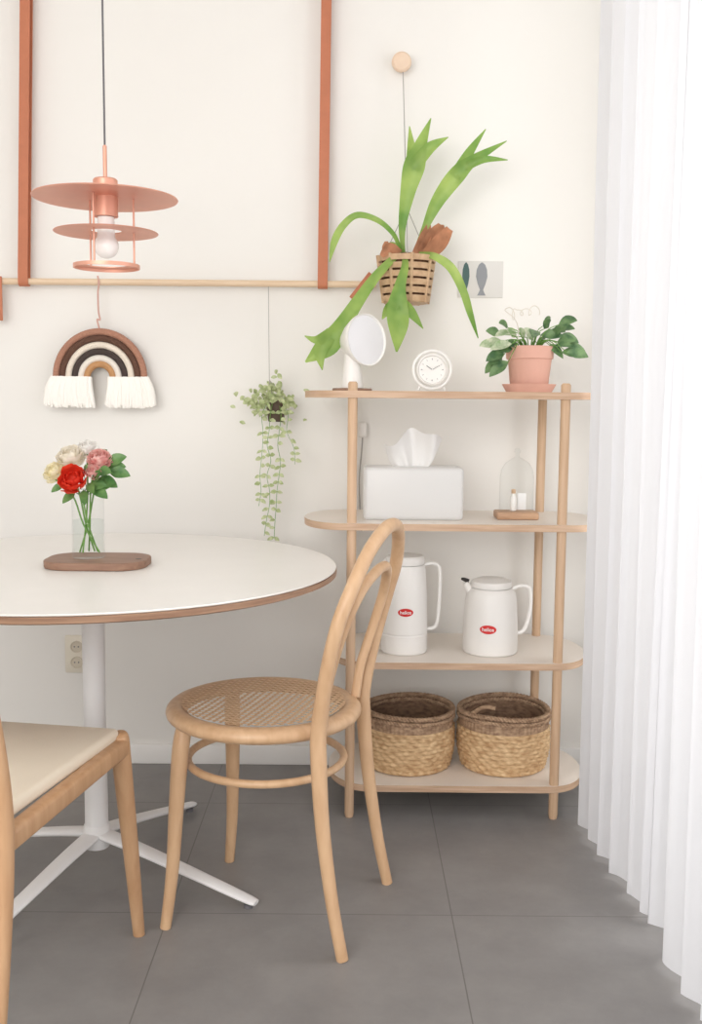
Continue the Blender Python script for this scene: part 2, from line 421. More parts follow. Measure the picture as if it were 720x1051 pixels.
# ------------------------------------------------------------------ upholstered oak chair
oc=thing('dining_chair','honey oak dining chair with cream upholstered seat','chair',(-0.703,1.744,0),math.radians(80.2))
bm=bmesh.new()
add_box(bm,(0,0,0.459),(0.432,0.435,0.026),0.010,bseg=4)
for v in bm.verts:
    v.co.y*=1.0+0.10*(v.co.x/0.22)*0.5
    if v.co.z>0.465: v.co.z+=0.004*(1-(v.co.x/0.22)**2)*(1-(v.co.y/0.22)**2)
finish('seat_cushion',bm,M_cream,oc,sharp=60)
def bar(name,a,b,w,h,mat,parent,bev=0.006):
    a=Vector(a);b=Vector(b);d=b-a;L=d.length
    q=d.to_track_quat('X','Z').to_matrix().to_4x4(); M=Matrix.Translation((a+b)/2)@q
    return box(name,(0,0,0),(L,w,h),mat,parent,bevel=bev,M=M,bseg=3)
for s in (-1,1):
    bar('side_rail',(-0.225,s*0.222,0.431),(0.222,s*0.232,0.435),0.028,0.036,M_oak,oc,0.008)
bar('front_rail',(0.212,-0.23,0.428),(0.212,0.23,0.428),0.022,0.036,M_oak,oc)
bar('back_rail',(-0.215,-0.22,0.428),(-0.215,0.22,0.428),0.022,0.036,M_oak,oc)
for s in (-1,1):
    tube('leg',[(0.212,s*0.228,0.462,0.012),(0.214,s*0.228,0.452,0.0175),(0.222,s*0.228,0.40,0.0185),(0.262,s*0.226,0.22,0.016),(0.312,s*0.222,0.0,0.012)],M_oak,oc,seg=18)
for s in (-1,1):
    tube('back_leg',[(-0.285,s*0.222,0,0.0115),(-0.25,s*0.224,0.2,0.0135),(-0.228,s*0.226,0.42,0.0155),(-0.238,s*0.226,0.56,0.0145),(-0.275,s*0.222,0.72,0.013),(-0.30,s*0.217,0.78,0.011)],M_oak,oc,seg=18)
bm=bmesh.new(); rows=[]
for i in range(25):
    t=i/24*2-1; x=-0.30-0.045*(1-t*t); y=t*0.24
    rows.append([(x-0.011,y,0.70),(x+0.011,y,0.70),(x+0.002,y,0.80),(x-0.016,y,0.80)])
vr=[[bm.verts.new(p) for p in r] for r in rows]
for a,b in zip(vr,vr[1:]):
    for k in range(4): bm.faces.new((a[k],a[(k+1)%4],b[(k+1)%4],b[k]))
bm.faces.new(vr[0]); bm.faces.new(vr[-1])
o=finish('backrest',bm,M_oak,oc); md=o.modifiers.new('b','BEVEL'); md.width=0.005; md.segments=3

# ------------------------------------------------------------------ shelving unit
su=thing('shelving_unit','four-tier open shelf with cream boards and round oak posts','shelf',(0.275,2.79,0))
def board(cx,half,zt,th=0.018,dep=0.175):
    bm=bmesh.new(); pts=[]; r=dep
    for k in range(25):
        a=-pi/2+pi*k/24; c=max(0,math.cos(a)); pts.append((cx+half-0.13+0.13*c**0.8,r*math.sin(a)))
    for k in range(25):
        a=pi/2+pi*k/24; c=max(0,-math.cos(a)); pts.append((cx-half+0.13-0.13*c**0.8,r*math.sin(a)))
    lo=[bm.verts.new((x,y,zt-th)) for x,y in pts]; hi=[bm.verts.new((x,y,zt)) for x,y in pts]
    f=bm.faces.new(lo); f.material_index=1; f=bm.faces.new(hi); f.material_index=1; n=len(pts)
    for i in range(n): bm.faces.new((lo[i],lo[(i+1)%n],hi[(i+1)%n],hi[i]))
    bmesh.ops.remove_doubles(bm,verts=bm.verts[:],dist=0.0002)
    o=finish('shelf_board',bm,[M_shelfply,M_shelftop],su,sharp=50)
    return o
board(0,0.402,1.130); board(0,0.402,0.790); board(0.02,0.352,0.425); board(0.02,0.352,0.093)
for x in (-0.273,0.271):
    for y in (-0.158,0.158):
        lathe('post',[(0,0),(0.0105,0.0),(0.0125,0.01),(0.0125,1.148),(0.009,1.153),(0,1.153)],M_legwood,su,seg=24,loc=(x,y,0))

# --- baskets
def basket(loc,seed,label,lean):
    e=thing('storage_basket',label,'basket',loc,seed*0.7,'woven baskets on the bottom shelf')
    bm=bmesh.new(); seg=180; rows=[]; NR=10; sub=6; H=0.118
    def rr(h): return 0.112+0.015*math.sin(min(1,h*1.15+0.08)*pi*0.62)
    for i in range(NR*sub+1):
        h=i/(NR*sub); row=i/sub; k=int(row); fr=row-k
        row=[]
        for j in range(seg):
            a=2*pi*j/seg
            tw=math.sin(a*30+pi*(k%2)+1.6*(fr-0.5))
            r=rr(h)+(0.0030*tw+0.0022)*math.sin(pi*fr)
            row.append(bm.verts.new((r*math.cos(a),r*math.sin(a),0.002+h*H)))
        rows.append(row)
    for a,b in zip(rows,rows[1:]):
        for j in range(seg): bm.faces.new((a[j],a[(j+1)%seg],b[(j+1)%seg],b[j]))
    bm.faces.new(rows[0])
    finish('body',bm,M_seagrass,e,sharp=180)
    bm=bmesh.new()
    seg2=360; rws=[]
    for zz in (0.116,0.122,0.138,0.145):
        rws.append([bm.verts.new(((0.1225+0.0026*abs(math.sin(a*32)))*math.cos(a),(0.1225+0.0026*abs(math.sin(a*32)))*math.sin(a),zz)) for a in [2*pi*j/seg2 for j in range(seg2)]])
    for a,b in zip(rws,rws[1:]):
        for j in range(seg2): bm.faces.new((a[j],a[(j+1)%seg2],b[(j+1)%seg2],b[j]))
    finish('upright_band',bm,M_rim,e,sharp=180)
    bm=bmesh.new()
    for t in range(2):
        for ph in (0,2.09,4.19):
            pts=[]
            for j in range(288):
                a=2*pi*j/288; q=a*26+ph
                r=0.1235+0.0040*math.sin(q); z=0.147+t*0.0135+lean*0.004*math.sin(a*2+seed)+0.0036*math.sin(2*q)
                pts.append((r*math.cos(a),r*math.sin(a),z,0.0038))
            add_tube(bm,pts,seg=6,closed=True,n=1,raw=True)
    finish('rim',bm,M_rim,e,sharp=180)
    lathe('lining',[(0,0.006),(0.105,0.006),(0.119,0.12),(0.1195,0.160)],M_inside_shade,e,seg=64)
    return e
b1=basket((0.166,2.79,0.093),1,'round seagrass basket with braided brown rim',0.6)
b2=basket((0.432,2.79,0.093),2,'round seagrass basket with loop handle on its rim',1.0)
tube('handle',[(-0.118*math.cos(x)-0.004,-0.118*math.sin(x)-0.004,0.167-0.028*math.sin((x-0.2)/1.0*pi)) for x in (-1.2,-1.0,-0.8,-0.6,-0.4,-0.2)],M_rim,b2,rad=0.006)

# --- thermos jugs
def wrap_text(txt,size,R0,z0,parent,mat_oval,mat_txt,ow,oh,rot=0.0,tilt=0.0):
    bm=bmesh.new(); n=40; c=bm.verts.new((0,-(R0+0.0006),z0)); ring=[]
    for k in range(n):
        a=2*pi*k/n; x=ow*math.cos(a); ring.append(bm.verts.new((x,-math.sqrt((R0+0.0006)**2-x*x)+tilt*oh*math.sin(a),z0+oh*math.sin(a))))
    for k in range(n): bm.faces.new((c,ring[k],ring[(k+1)%n]))
    lab=finish('label_sticker',bm,mat_oval,parent); lab['label']='red oval sticker with white lettering'
    lab.rotation_euler=(0,0,rot)
    cu=bpy.data.curves.new('txt','FONT'); cu.body=txt; cu.size=size; cu.align_x='CENTER'; cu.align_y='CENTER'; cu.offset=0.0002
    to=bpy.data.objects.new('txt',cu); COL.objects.link(to); bpy.context.view_layer.update()
    me=bpy.data.meshes.new_from_object(to.evaluated_get(bpy.context.evaluated_depsgraph_get()))
    bpy.data.objects.remove(to)
    for v in me.vertices:
        x,y=v.co.x,v.co.y; v.co=Vector((x,-math.sqrt((R0+0.0013)**2-x*x)+tilt*y,z0+y))
    me.materials.clear(); me.materials.append(mat_txt)
    t=bpy.data.objects.new('lettering',me); COL.objects.link(t); t.parent=lab
M_red=plain('label_red',(216,44,42),0.4,var=0.02); M_lett=plain('label_white',(248,246,244),0.4,var=0.0)
j=thing('thermos_jug','tall white plastic thermos jug with red oval label','thermos',(0.148,2.745,0.4255),group='white thermos jugs')
lathe('body',[(0,0),(0.060,0),(0.063,0.004),(0.063,0.05),(0.0615,0.052),(0.0615,0.055),(0.063,0.057),(0.060,0.16),(0.056,0.225),(0.053,0.24),(0,0.24)],M_white,j,seg=64)
lathe('lid',[(0.051,0.241),(0.053,0.246),(0.053,0.258),(0.048,0.264),(0.03,0.267),(0,0.268)],M_white,j,seg=48)
tube('handle',[(0.05,0,0.238),(0.072,0,0.243),(0.090,0,0.236),(0.095,0,0.21),(0.094,0,0.14),(0.090,0,0.085),(0.080,0,0.065),(0.058,0,0.062)],M_white,j,rad=0.0065,flat=0.8)
lathe('spout',[(0.0,0),(0.016,0),(0.013,0.018),(0,0.02)],M_white,j,seg=24,M=Matrix.Translation((-0.046,0,0.236))@Matrix.Rotation(math.radians(-55),4,'Y'))
wrap_text('helios',0.0130,0.0616,0.118,j,M_red,M_lett,0.0205,0.0110)
j2=thing('thermos_jug','short white thermos jug with dark spout tip and red oval label','thermos',(0.383,2.745,0.4255),group='white thermos jugs')
lathe('body',[(0,0),(0.070,0),(0.074,0.005),(0.0745,0.03),(0.073,0.09),(0.070,0.14),(0.066,0.165),(0.058,0.176),(0.056,0.178),(0,0.178)],M_white,j2,seg=64)
lathe('lid',[(0.054,0.179),(0.056,0.184),(0.054,0.196),(0.036,0.203),(0,0.205)],M_white,j2,seg=48)
tube('handle',[(0.052,0,0.172),(0.078,0,0.183),(0.102,0,0.178),(0.108,0,0.15),(0.106,0,0.11),(0.096,0,0.07),(0.084,0,0.055),(0.068,0,0.052)],M_white,j2,rad=0.0068,flat=0.8)
tube('spout',[(-0.050,0,0.160,0.014),(-0.063,0,0.178,0.011),(-0.071,0,0.190,0.008)],M_white,j2)
tube('spout_tip',[(-0.062,0,0.194,0.006),(-0.074,0,0.199,0.005),(-0.082,0,0.201,0.003)],M_dark,j2)
wrap_text('helios',0.0138,0.0741,0.076,j2,M_red,M_lett,0.0220,0.0118,rot=-0.22,tilt=0.02)

# --- tissue box
tbx=thing('tissue_box','frosted translucent white tissue box','tissue box',(0.165,2.755,0.7905))
bm=bmesh.new(); add_box(bm,(0,0,0.070),(0.264,0.13,0.140),0.011,bseg=5)
finish('box_shell',bm,M_frost,tbx,sharp=60)
M_paper=leafmat('tissue_paper',(250,249,248),(252,251,250),20,0.2,0.9)
bm=bmesh.new(); nu,nv=40,16; g=[]
for jv in range(nv+1):
    h=jv/nv; row=[]
    for i in range(nu+1):
        u=i/nu*2-1
        w=0.044+0.034*h**0.6
        top=0.088+0.016*math.sin(u*2.6+0.9)+0.008*math.cos(u*6+1)
        x=u*w+0.006*h-0.006; y=0.022*math.sin(u*5.0+h*1.8)*(0.35+0.8*h)+0.005*math.sin(u*11+h*3)-0.02*h*h
        z=0.138+h*top-0.012*h*h*abs(u)
        row.append(bm.verts.new((x,y,z)))
    g.append(row)
for a,b in zip(g,g[1:]):
    for i in range(nu): bm.faces.new((a[i],a[i+1],b[i+1],b[i]))
finish('tissue',bm,M_paper,tbx,sharp=180)

# --- cloche + contents
cl=thing('glass_cloche','clear glass cloche on a wooden base','glass dome',(0.448,2.765,0.7905))
M_tray=wood('light_brown_wood',(172,132,102),(206,168,136),0.5,(6,30,30))
box('wooden_base',(0,0,0.010),(0.112,0.080,0.020),M_tray,cl,bevel=0.004)
lathe('glass_dome',[(0.046,0.021),(0.046,0.11),(0.043,0.132),(0.031,0.152),(0.013,0.163),(0.006,0.167),(0.005,0.174),(0.009,0.181),(0.006,0.189),(0,0.191)],m_glass('dome_glass',(252,253,253),0.4,0.004),cl,seg=48,sharp=80)
bt=thing('small_bottle','tiny white bottle with wooden cap under the glass dome','bottle',(0.440,2.765,0.8115))
lathe('body',[(0,0),(0.008,0),(0.009,0.003),(0.009,0.034),(0.005,0.041),(0.005,0.047),(0,0.047)],M_white,bt,seg=24)
lathe('cap',[(0,0.047),(0.006,0.047),(0.006,0.058),(0,0.059)],M_legwood,bt,seg=24)
cdd=box('folded_card',(0,0,0.024),(0.024,0.002,0.046),M_paper,None,bevel=0.0005,loc=(0.464,2.775,0.8115)); tag(cdd,'small white paper card standing under the glass dome','card')

# --- fan
fn=thing('table_fan','small white table fan with round tilted head','fan',(0.012,2.77,1.1305))
ax=Vector((0.66,-0.74,0.08)).normalized()
q=ax.to_track_quat('Z','Y').to_matrix().to_4x4()
HM=Matrix.Translation((0.018,0,0.135))@q
lathe('base',[(0,0),(0.052,0),(0.054,0.003),(0.052,0.007),(0,0.008)],M_walnut,fn,seg=48,loc=(-0.012,0,0))
lathe('stand',[(0,0.008),(0.030,0.008),(0.030,0.014),(0.024,0.05),(0.021,0.085),(0.020,0.11),(0,0.112)],M_white,fn,seg=32,loc=(-0.012,0,0))
lathe('head',[(0,-0.072),(0.020,-0.070),(0.036,-0.056),(0.054,-0.028),(0.067,0.0),(0.070,0.010),(0.069,0.014),(0.067,0.013),(0.065,0.009)],M_white,fn,seg=56,M=HM)
M_grille=plain('pale_white_plastic',(240,239,242),0.4,var=0.01)
lathe('front_disc',[(0.066,0.009),(0.050,0.011),(0.03,0.012),(0,0.0125)],M_grille,fn,seg=56,M=HM)

# --- alarm clock
ck=thing('alarm_clock','round white metal alarm clock with fine grey markings','clock',(0.213,2.765,1.1305))
RX=Matrix.Translation((0,0,0.058))@Matrix.Rotation(math.radians(90),4,'X')
lathe('case',[(0,-0.02),(0.038,-0.02),(0.042,-0.014),(0.042,0.016),(0.038,0.019),(0.035,0.012),(0,0.0115)],M_white,ck,seg=56,M=RX)
tube('outer_ring',[(0.050*math.cos(2*pi*k/32),-0.01,0.058+0.050*math.sin(2*pi*k/32)) for k in range(32)],M_white,ck,rad=0.0045,closed=True,n=2)
bm=bmesh.new()
for k in range(12):
    a=2*pi*k/12; M=Matrix.Translation((0.0,0,0.058))@Matrix.Rotation(a,4,'Y')
    add_box(bm,(0,-0.0125,0.028),(0.0011 if k%3 else 0.0020,0.001,0.004),0,M)
finish('dial_markers',bm,plain('pale_grey_ink',(150,148,152),0.5),ck)
bm=bmesh.new()
add_box(bm,(0,-0.0132,0.010),(0.0016,0.001,0.018),0,Matrix.Translation((0,0,0.058))@Matrix.Rotation(math.radians(-55),4,'Y'))
add_box(bm,(0,-0.0136,0.012),(0.0010,0.001,0.022),0,Matrix.Translation((0,0,0.058))@Matrix.Rotation(math.radians(60),4,'Y'))
finish('hands',bm,M_grey,ck)
for s in (-1,1): tube('foot',[(s*0.028,-0.005,0.022,0.004),(s*0.036,-0.006,0.003,0.003)],M_white,ck)

# --- potted plant
pp=thing('potted_plant','leafy houseplant in a terracotta pot with saucer','potted plant',(0.474,2.765,1.1305))
lathe('saucer',[(0,0),(0.060,0),(0.070,0.018),(0.072,0.022),(0.068,0.022),(0.060,0.006),(0,0.006)],M_terra,pp,seg=56)
lathe('pot',[(0,0.008),(0.048,0.008),(0.050,0.012),(0.058,0.088),(0.062,0.089),(0.064,0.119),(0.062,0.122),(0.057,0.121),(0.055,0.105),(0,0.104)],M_terra,pp,seg=56)
lathe('soil',[(0,0.112),(0.03,0.113),(0.056,0.109)],M_soil,pp,seg=40)
s=0.00264
bm=bmesh.new(); rnd=random.Random(4)
tips=[(-42,0,-1),(-40,-14,-1),(-44,8,-1),(-30,-4,-.8),(-28,12,-.7),(-20,6,-.5),(-6,6,-.2),(4,14,.1),(12,8,.3),(18,16,.4),(26,6,.5),(32,14,.7),(40,8,.9),(42,18,1),(46,-4,1),(40,-14,1),(30,-6,.8),(-36,16,-.9),(22,22,.4),(-42,-20,-.9),(34,20,.7),(4,2,.1),(-18,-4,-.5),(14,-2,.3),(-28,-10,-.9),(-34,-26,-.8),(36,0,.8),(24,-4,.6),(-44,-24,-.9),(46,-14,.9),(-48,-6,-1)]
for i,(tx,tz,sx) in enumerate(tips):
    bx=tx*0.45*s; y0=rnd.uniform(-0.055,0.04)
    if tz<-2: y0=rnd.uniform(-0.055,-0.02)
    top=Vector((tx*0.72*s,y0,0.134+tz*s*0.8))
    add_tube(bm,[(bx*0.3,y0*0.3,0.11,0.0016),(bx*0.8,y0*0.8,0.138+max(0,tz)*s*0.4,0.0014),tuple(top)+(0.001,)],seg=5,n=3,mi=2)
    d=Vector((sx+rnd.uniform(-.3,.3),rnd.uniform(-.7,.0),rnd.uniform(-.35,.35)+tz*0.014))
    mi=1 if (tx<10 and tz>-12 and rnd.random()<0.6) else 0
    add_leaf(bm,top,d,rnd.uniform(0.042,0.060),rnd.uniform(0.024,0.033),nrm=(rnd.uniform(-.4,.4),-1,rnd.uniform(.1,.9)),curl=rnd.uniform(.1,.4),mi=mi)
finish('foliage',bm,[M_leafd,M_leafv,M_stem],pp,sharp=80)
pk=thing('wire_plant_pick','thin pale wire ornament looped above the terracotta pot','plant pick',(0.437,2.70,1.262))
pts=[(-0.004,0.03,-0.020),(-0.003,0.015,0.03),(-0.016,0,0.058)]
for k in range(36):
    t=k/35; a=-t*2*pi*3.6+2.6; sz=(1.5 if (t<0.3) else 0.75 if t<0.75 else 1.2)
    pts.append((-0.034+0.078*t+0.008*math.cos(a),0.002*math.sin(a),0.070+0.011*math.sin(a)*sz+0.010*t))
tube('wire_loop',pts,plain('pale_cream_wire',(226,218,206),0.4,0.0),pk,rad=0.0011,seg=6,n=4)

# ------------------------------------------------------------------ wall hangings
hr=thing('hanging_rail','pine rod hung from two tan leather straps','rail',(0,2.99,1.437))
tube('rod',[(-1.20,0,0),(0.066,0,0.0)],M_rod,hr,rad=0.0095,n=1,seg=16)
def strap(xt,xb):
    ztop=ZC-1.437-0.002; pts=[(xt,-0.012,ztop),(xb,-0.0125,0.02)]
    for k in range(9):
        a=pi*k/8; pts.append((xb,-0.0125*math.cos(a),-0.0125*math.sin(a)))
    pts+= [(xb,0.0125,0.02),(xt,0.014,ztop)]
    strip('leather_strap',pts,0.028,M_leather,hr)
strap(-0.905,-0.943); strap(-0.078,-0.087)
def wide_piece(c,ang,y):
    return Matrix.Translation((c[0],y,c[1]))@Matrix.Rotation(ang,4,'Y')
box('strap_tail',(0,0,0),(0.022,0.004,0.090),M_leather,hr,bevel=0.0012,M=wide_piece((0.026,-0.008),math.radians(38),-0.014))
box('strap_tail',(0,0,0),(0.030,0.004,0.125),M_leather,hr,bevel=0.0012,M=wide_piece((-1.018,-0.05),0,-0.013))

# rainbow
s=0.00283
rb=thing('rainbow_wall_hanging','macrame rainbow wall hanging with cream tassels','wall decoration',(-0.729,2.985,1.165))
arcs=[(45,(178,130,108)),(38.5,(100,70,56)),(32,(240,228,212)),(25.5,(76,64,60)),(19.2,(242,234,224)),(13.2,(208,162,116))]
def m_rope(name,c):
    m,nt,b=newmat(name); L=nt.links.new
    tc=nt.nodes.new('ShaderNodeTexCoord'); w=nt.nodes.new('ShaderNodeTexNoise'); w.inputs['Scale'].default_value=300
    bp=nt.nodes.new('ShaderNodeBump'); bp.inputs['Strength'].default_value=0.4; bp.inputs['Distance'].default_value=0.002
    L(tc.outputs['Object'],w.inputs['Vector']); L(w.outputs['Fac'],bp.inputs['Height']); L(bp.outputs[0],b.inputs['Normal'])
    b.inputs['Base Color'].default_value=lin(c); b.inputs['Roughness'].default_value=0.9
    return m
for i,(r,c) in enumerate(arcs):
    pts=[]; r*=s
    pts.append((-r,0,-0.012))
    for k in range(17):
        a=pi-pi*k/16; pts.append((r*math.cos(a),0,r*math.sin(a)*1.03))
    pts.append((r,0,-0.012))
    S=smoothpts(pts,24)
    P=[(p[0],p[1],p[2],0.0090+0.0012*abs(math.sin(k*0.5))) for k,p in enumerate(S)]
    tube('rope_arc',P,m_rope('rope_%d'%i,c),rb,seg=12,raw=True)
M_wool=plain('cream_wool',(255,251,245),0.95,var=0.0)
rnd=random.Random(11)
for sd in (-1,1):
    bm=bmesh.new()
    for i,(r,c) in enumerate(arcs):
        for k in range(26):
            x0=sd*r*s+rnd.uniform(-0.010,0.010); sp=(r-24)*s*0.26
            x1=x0+sd*(sp+rnd.uniform(-0.008,0.008)); y=rnd.uniform(-0.010,0.002)
            ln=rnd.uniform(0.064,0.078)
            add_tube(bm,[(x0,y*0.5-0.005,0.002,0.0050),((x0+x1)/2+sd*0.004,y-0.006,-0.034,0.0068),(x1,y-0.006,-0.010-ln,0.0042)],seg=6,n=3)
    finish('tassel',bm,M_wool,rb)
tube('hanging_cord',[(0.0,0,0.140),(-0.004,-0.006,0.165),(0.004,-0.006,0.165),(0.0,-0.006,0.19),(0.0,-0.008,0.24),(0.003,-0.008,0.265),(0.0,-0.008,0.288)],M_pink,rb,rad=0.0025,seg=8)

# socket
so=thing('wall_socket','ivory wall socket below the table','socket',(-0.822,WY,0.338))
M_iv=plain('ivory_dark',(214,204,186),0.5)
box('plate',(0,-0.005,0),(0.072,0.010,0.115),plain('ivory_plastic',(236,228,212),0.4,var=0.01),so,bevel=0.004)
for zz in (-0.024,0.024):
    o=lathe('outlet',[(0,0.002),(0.014,0.002),(0.016,0.005),(0.018,0.005),(0.018,0)],M_iv,so,seg=28,M=Matrix.Translation((0,-0.010,zz))@Matrix.Rotation(pi/2,4,'X'))
    bm=bmesh.new()
    for xx in (-0.006,0.006): add_lathe(bm,[(0,0.0028),(0.0022,0.0028),(0.0022,0)],10,Matrix.Translation((xx,-0.0100,zz))@Matrix.Rotation(pi/2,4,'X'))
    h=finish('holes',bm,M_grey,o)

# postcard
pc=thing('postcard','pale grey art card with two fish shapes','picture',(0.370,WY-0.002,1.458))
box('card',(0,0,0),(0.130,0.004,0.104),plain('card_grey',(222,219,214),0.7,var=0.02),pc,bevel=0.0008)
def fish(name,x,c,w):
    bm=bmesh.new(); pr=[(-0.046,0.75),(-0.040,0.55),(-0.030,0.28),(-0.012,0.7),(0.008,1.0),(0.028,0.9),(0.042,0.55),(0.048,0.1)]
    L=[bm.verts.new((x-w*k,-0.0026,z)) for z,k in pr]; Rr=[bm.verts.new((x+w*k,-0.0026,z)) for z,k in pr]
    for i in range(len(pr)-1): bm.faces.new((L[i],Rr[i],Rr[i+1],L[i+1]))
    finish(name,bm,plain(name+'_ink',c,0.7),pc)
fish('dark_fish',-0.043,(82,108,106),0.0105); fish('grey_fish',0.003,(150,152,156),0.0165)

# peg and hanging fern
pg=thing('wall_peg','round pale wooden wall peg','peg',(0.131,WY,2.052))
lathe('knob',[(0,0.045),(0.022,0.045),(0.027,0.041),(0.028,0.032),(0.024,0.026),(0,0.026)],M_peg,pg,seg=40,M=Matrix.Rotation(pi/2,4,'X'))
lathe('shaft',[(0,0.027),(0.010,0.027),(0.010,0.0),(0,0)],M_peg,pg,seg=20,M=Matrix.Rotation(pi/2,4,'X'))
s=0.00273
hf=thing('hanging_staghorn_fern','staghorn fern with long fronds in a slatted hanging basket','hanging plant',(0.148,2.915,1.443))
bm=bmesh.new(); zt=0.064; zb=-0.066
def br(z): return 0.062+0.018*(z-zb)/(zt-zb)
for k in range(6):
    z0=zb+(zt-zb)*(k/6)+0.003; z1=z0+0.0155
    add_lathe(bm,[(br(z0),z0),(br(z0)+0.0035,z0),(br(z1)+0.0035,z1),(br(z1),z1)],seg=48,closed=True)
for i in range(8):
    a=2*pi*i/8+0.15
    add_tube(bm,[((br(z)+0.001)*math.cos(a),(br(z)+0.001)*math.sin(a),z,0.005) for z in (zb,0,zt)],seg=6,n=2)
add_lathe(bm,[(0,zb),(0.062,zb),(0.062,zb+0.004),(0,zb+0.004)],seg=32)
finish('slatted_basket',bm,M_slat,hf)
lathe('liner',[(0,zb+0.006),(0.052,zb+0.006),(0.068,zt-0.012),(0.04,zt+0.004),(0,zt+0.012)],M_liner,hf,seg=36)
bm=bmesh.new()
def F(pts,fold=0.30): add_ribbon(bm,[(x*s,y,z*s,w*s*0.9) for x,z,y,w in pts],fold=fold,n=7,wav=0.03)
F([(-3,24,-.01,4),(-5,50,-.02,8),(0,85,-.03,17),(6,110,-.035,24),(12,130,-.04,14),(22,157,-.03,1)])
F([(5,108,-.035,14),(20,126,-.045,13),(39,137,-.05,1)]); F([(4,105,-.03,14),(3,126,-.03,10),(1,150,-.02,1)])
F([(8,26,0,4),(17,48,-.02,7),(30,76,-.035,15),(48,100,-.05,19),(64,114,-.06,12),(96,132,-.07,1)])
F([(46,98,-.05,14),(60,122,-.05,10),(76,145,-.05,1)]); F([(56,108,-.055,10),(74,114,-.07,8),(97,113,-.08,1)])
F([(-6,26,-.03,4),(-14,42,-.05,5),(-30,55,-.06,6),(-50,60,-.06,7),(-64,51,-.05,8),(-73,35,-.05,8),(-78,15,-.04,1)])
F([(-6,24,-.04,4),(-18,14,-.07,8),(-34,-4,-.08,11),(-50,-27,-.09,14),(-66,-52,-.10,19),(-80,-70,-.10,25),(-101,-86,-.10,2)])
F([(-78,-60,-.10,16),(-86,-76,-.105,14),(-84,-94,-.11,1)]); F([(-76,-58,-.10,14),(-90,-64,-.095,9),(-102,-60,-.09,1)])
F([(-3,22,-.06,5),(-3,8,-.095,8),(-8,-12,-.105,13),(-10,-32,-.105,23),(-9,-50,-.10,22),(-10,-75,-.09,2)])
F([(-10,-26,-.104,14),(-19,-34,-.10,11),(-25,-43,-.095,1)]); F([(-6,-28,-.104,14),(4,-37,-.10,11),(16,-52,-.095,1)])
F([(12,24,-.04,4),(28,20,-.06,8),(44,8,-.07,10),(56,-14,-.07,9),(64,-36,-.06,7),(73,-60,-.05,1)])
F([(0,24,.01,4),(-14,36,.02,6),(-24,30,.03,2)])
finish('green_fronds',bm,M_frond,hf,sharp=80)
bm=bmesh.new()
def G(pts): add_ribbon(bm,[(x*s,y,z*s,w*s) for x,z,y,w in pts],fold=0.5,n=5,wav=0.1)
G([(14,20,-.02,14),(24,32,-.03,20),(30,44,-.03,16),(34,54,-.02,6)]); G([(20,22,-.04,12),(32,34,-.05,16),(42,48,-.05,8)]); G([(10,22,-.03,12),(18,40,-.03,12),(22,54,-.02,4)])
G([(-10,22,-.05,12),(-18,27,-.06,12),(-26,20,-.06,5)]); G([(-14,22,-.02,12),(-20,30,-.02,11),(-21,37,-.02,3)])
finish('dry_shield_fronds',bm,M_brownleaf,hf,sharp=80)
bm=bmesh.new()
add_tube(bm,[(-0.014,0.083,0.625,0.0014),(0.0,0.02,0.20,0.0014)],seg=6,n=1)
for a in (0.5,2.6,4.7): add_tube(bm,[(0.0,0.02,0.20,0.0012),(0.076*math.cos(a),0.076*math.sin(a),0.060,0.0012)],seg=5,n=1)
finish('hanging_string',bm,M_string,hf)

# small trailing plant
tp=thing('trailing_plant','trailing plant with tiny pale leaves in a dark hanging pot','hanging plant',(-0.2165,2.94,1.073))
lathe('pot',[(0,-0.030),(0.021,-0.030),(0.023,-0.026),(0.028,0.030),(0.026,0.032),(0.024,0.026),(0,0.024)],plain('brown_pot',(84,68,56),0.6),tp,seg=32)
bm=bmesh.new(); rnd=random.Random(5)
for i in range(190):
    a=rnd.uniform(0,2*pi); r=min(0.085,abs(rnd.gauss(0,0.042))); x=r*math.cos(a)*1.2-0.014; y=max(-0.07,min(0.05,r*math.sin(a)*0.8)); z=rnd.gauss(0.032,0.022)-0.3*max(0,r-0.05)
    if abs(x)<0.03 and z<0.015 and y<0.02 and rnd.random()<0.85: continue
    add_leaf(bm,(x,y,z),(rnd.uniform(-1,1),rnd.uniform(-1,.2),rnd.uniform(-.6,.8)),rnd.uniform(.015,.026),rnd.uniform(.010,.015),nrm=(rnd.uniform(-.5,.5),-1,rnd.uniform(0,.8)),mi=0)
for (x0,x1,ze,y0) in [(-0.038,-0.046,-0.27,-.03),(-0.014,-0.022,-0.355,-.035),(0.016,0.004,-0.36,-.03),(0.036,0.048,-0.15,-.03)]:
    pts=[(x0*0.5,y0*0.6,0.03,0.0009),(x0,y0,-0.01,0.0009)]
    n=int((-0.02-ze)/0.045)+1
    for k in range(1,n+1): pts.append((x0+(x1-x0)*k/n+rnd.uniform(-.009,.009),y0,-0.01+(ze+0.01)*k/n,0.0008))
    S=smoothpts(pts,6); add_tube(bm,S,seg=4,mi=1,raw=True)
    acc=0
    for A,B in zip(S,S[1:]):
        acc+=(Vector(A[:3])-Vector(B[:3])).length
        if acc>0.017 and B[2]<0.0:
            acc=rnd.uniform(-0.010,0.002)
            for sg in (-1,1):
                if rnd.random()<0.85: add_leaf(bm,B[:3],(sg,-.3,rnd.uniform(-.5,.5)),rnd.uniform(.013,.021),rnd.uniform(.009,.013),nrm=(rnd.uniform(-.6,.6),-1,.3),mi=0)
finish('foliage',bm,[M_leafp,M_stem],tp,sharp=80)
bm=bmesh.new()
add_tube(bm,[(-0.026,0.048,0.365,0.001),(-0.022,0.03,0.09,0.001)],seg=5,n=1)
for a in (0.3,2.4,4.5): add_tube(bm,[(-0.022,0.03,0.09,0.0009),(0.026*math.cos(a),0.026*math.sin(a),0.030,0.0009)],seg=5,n=1)
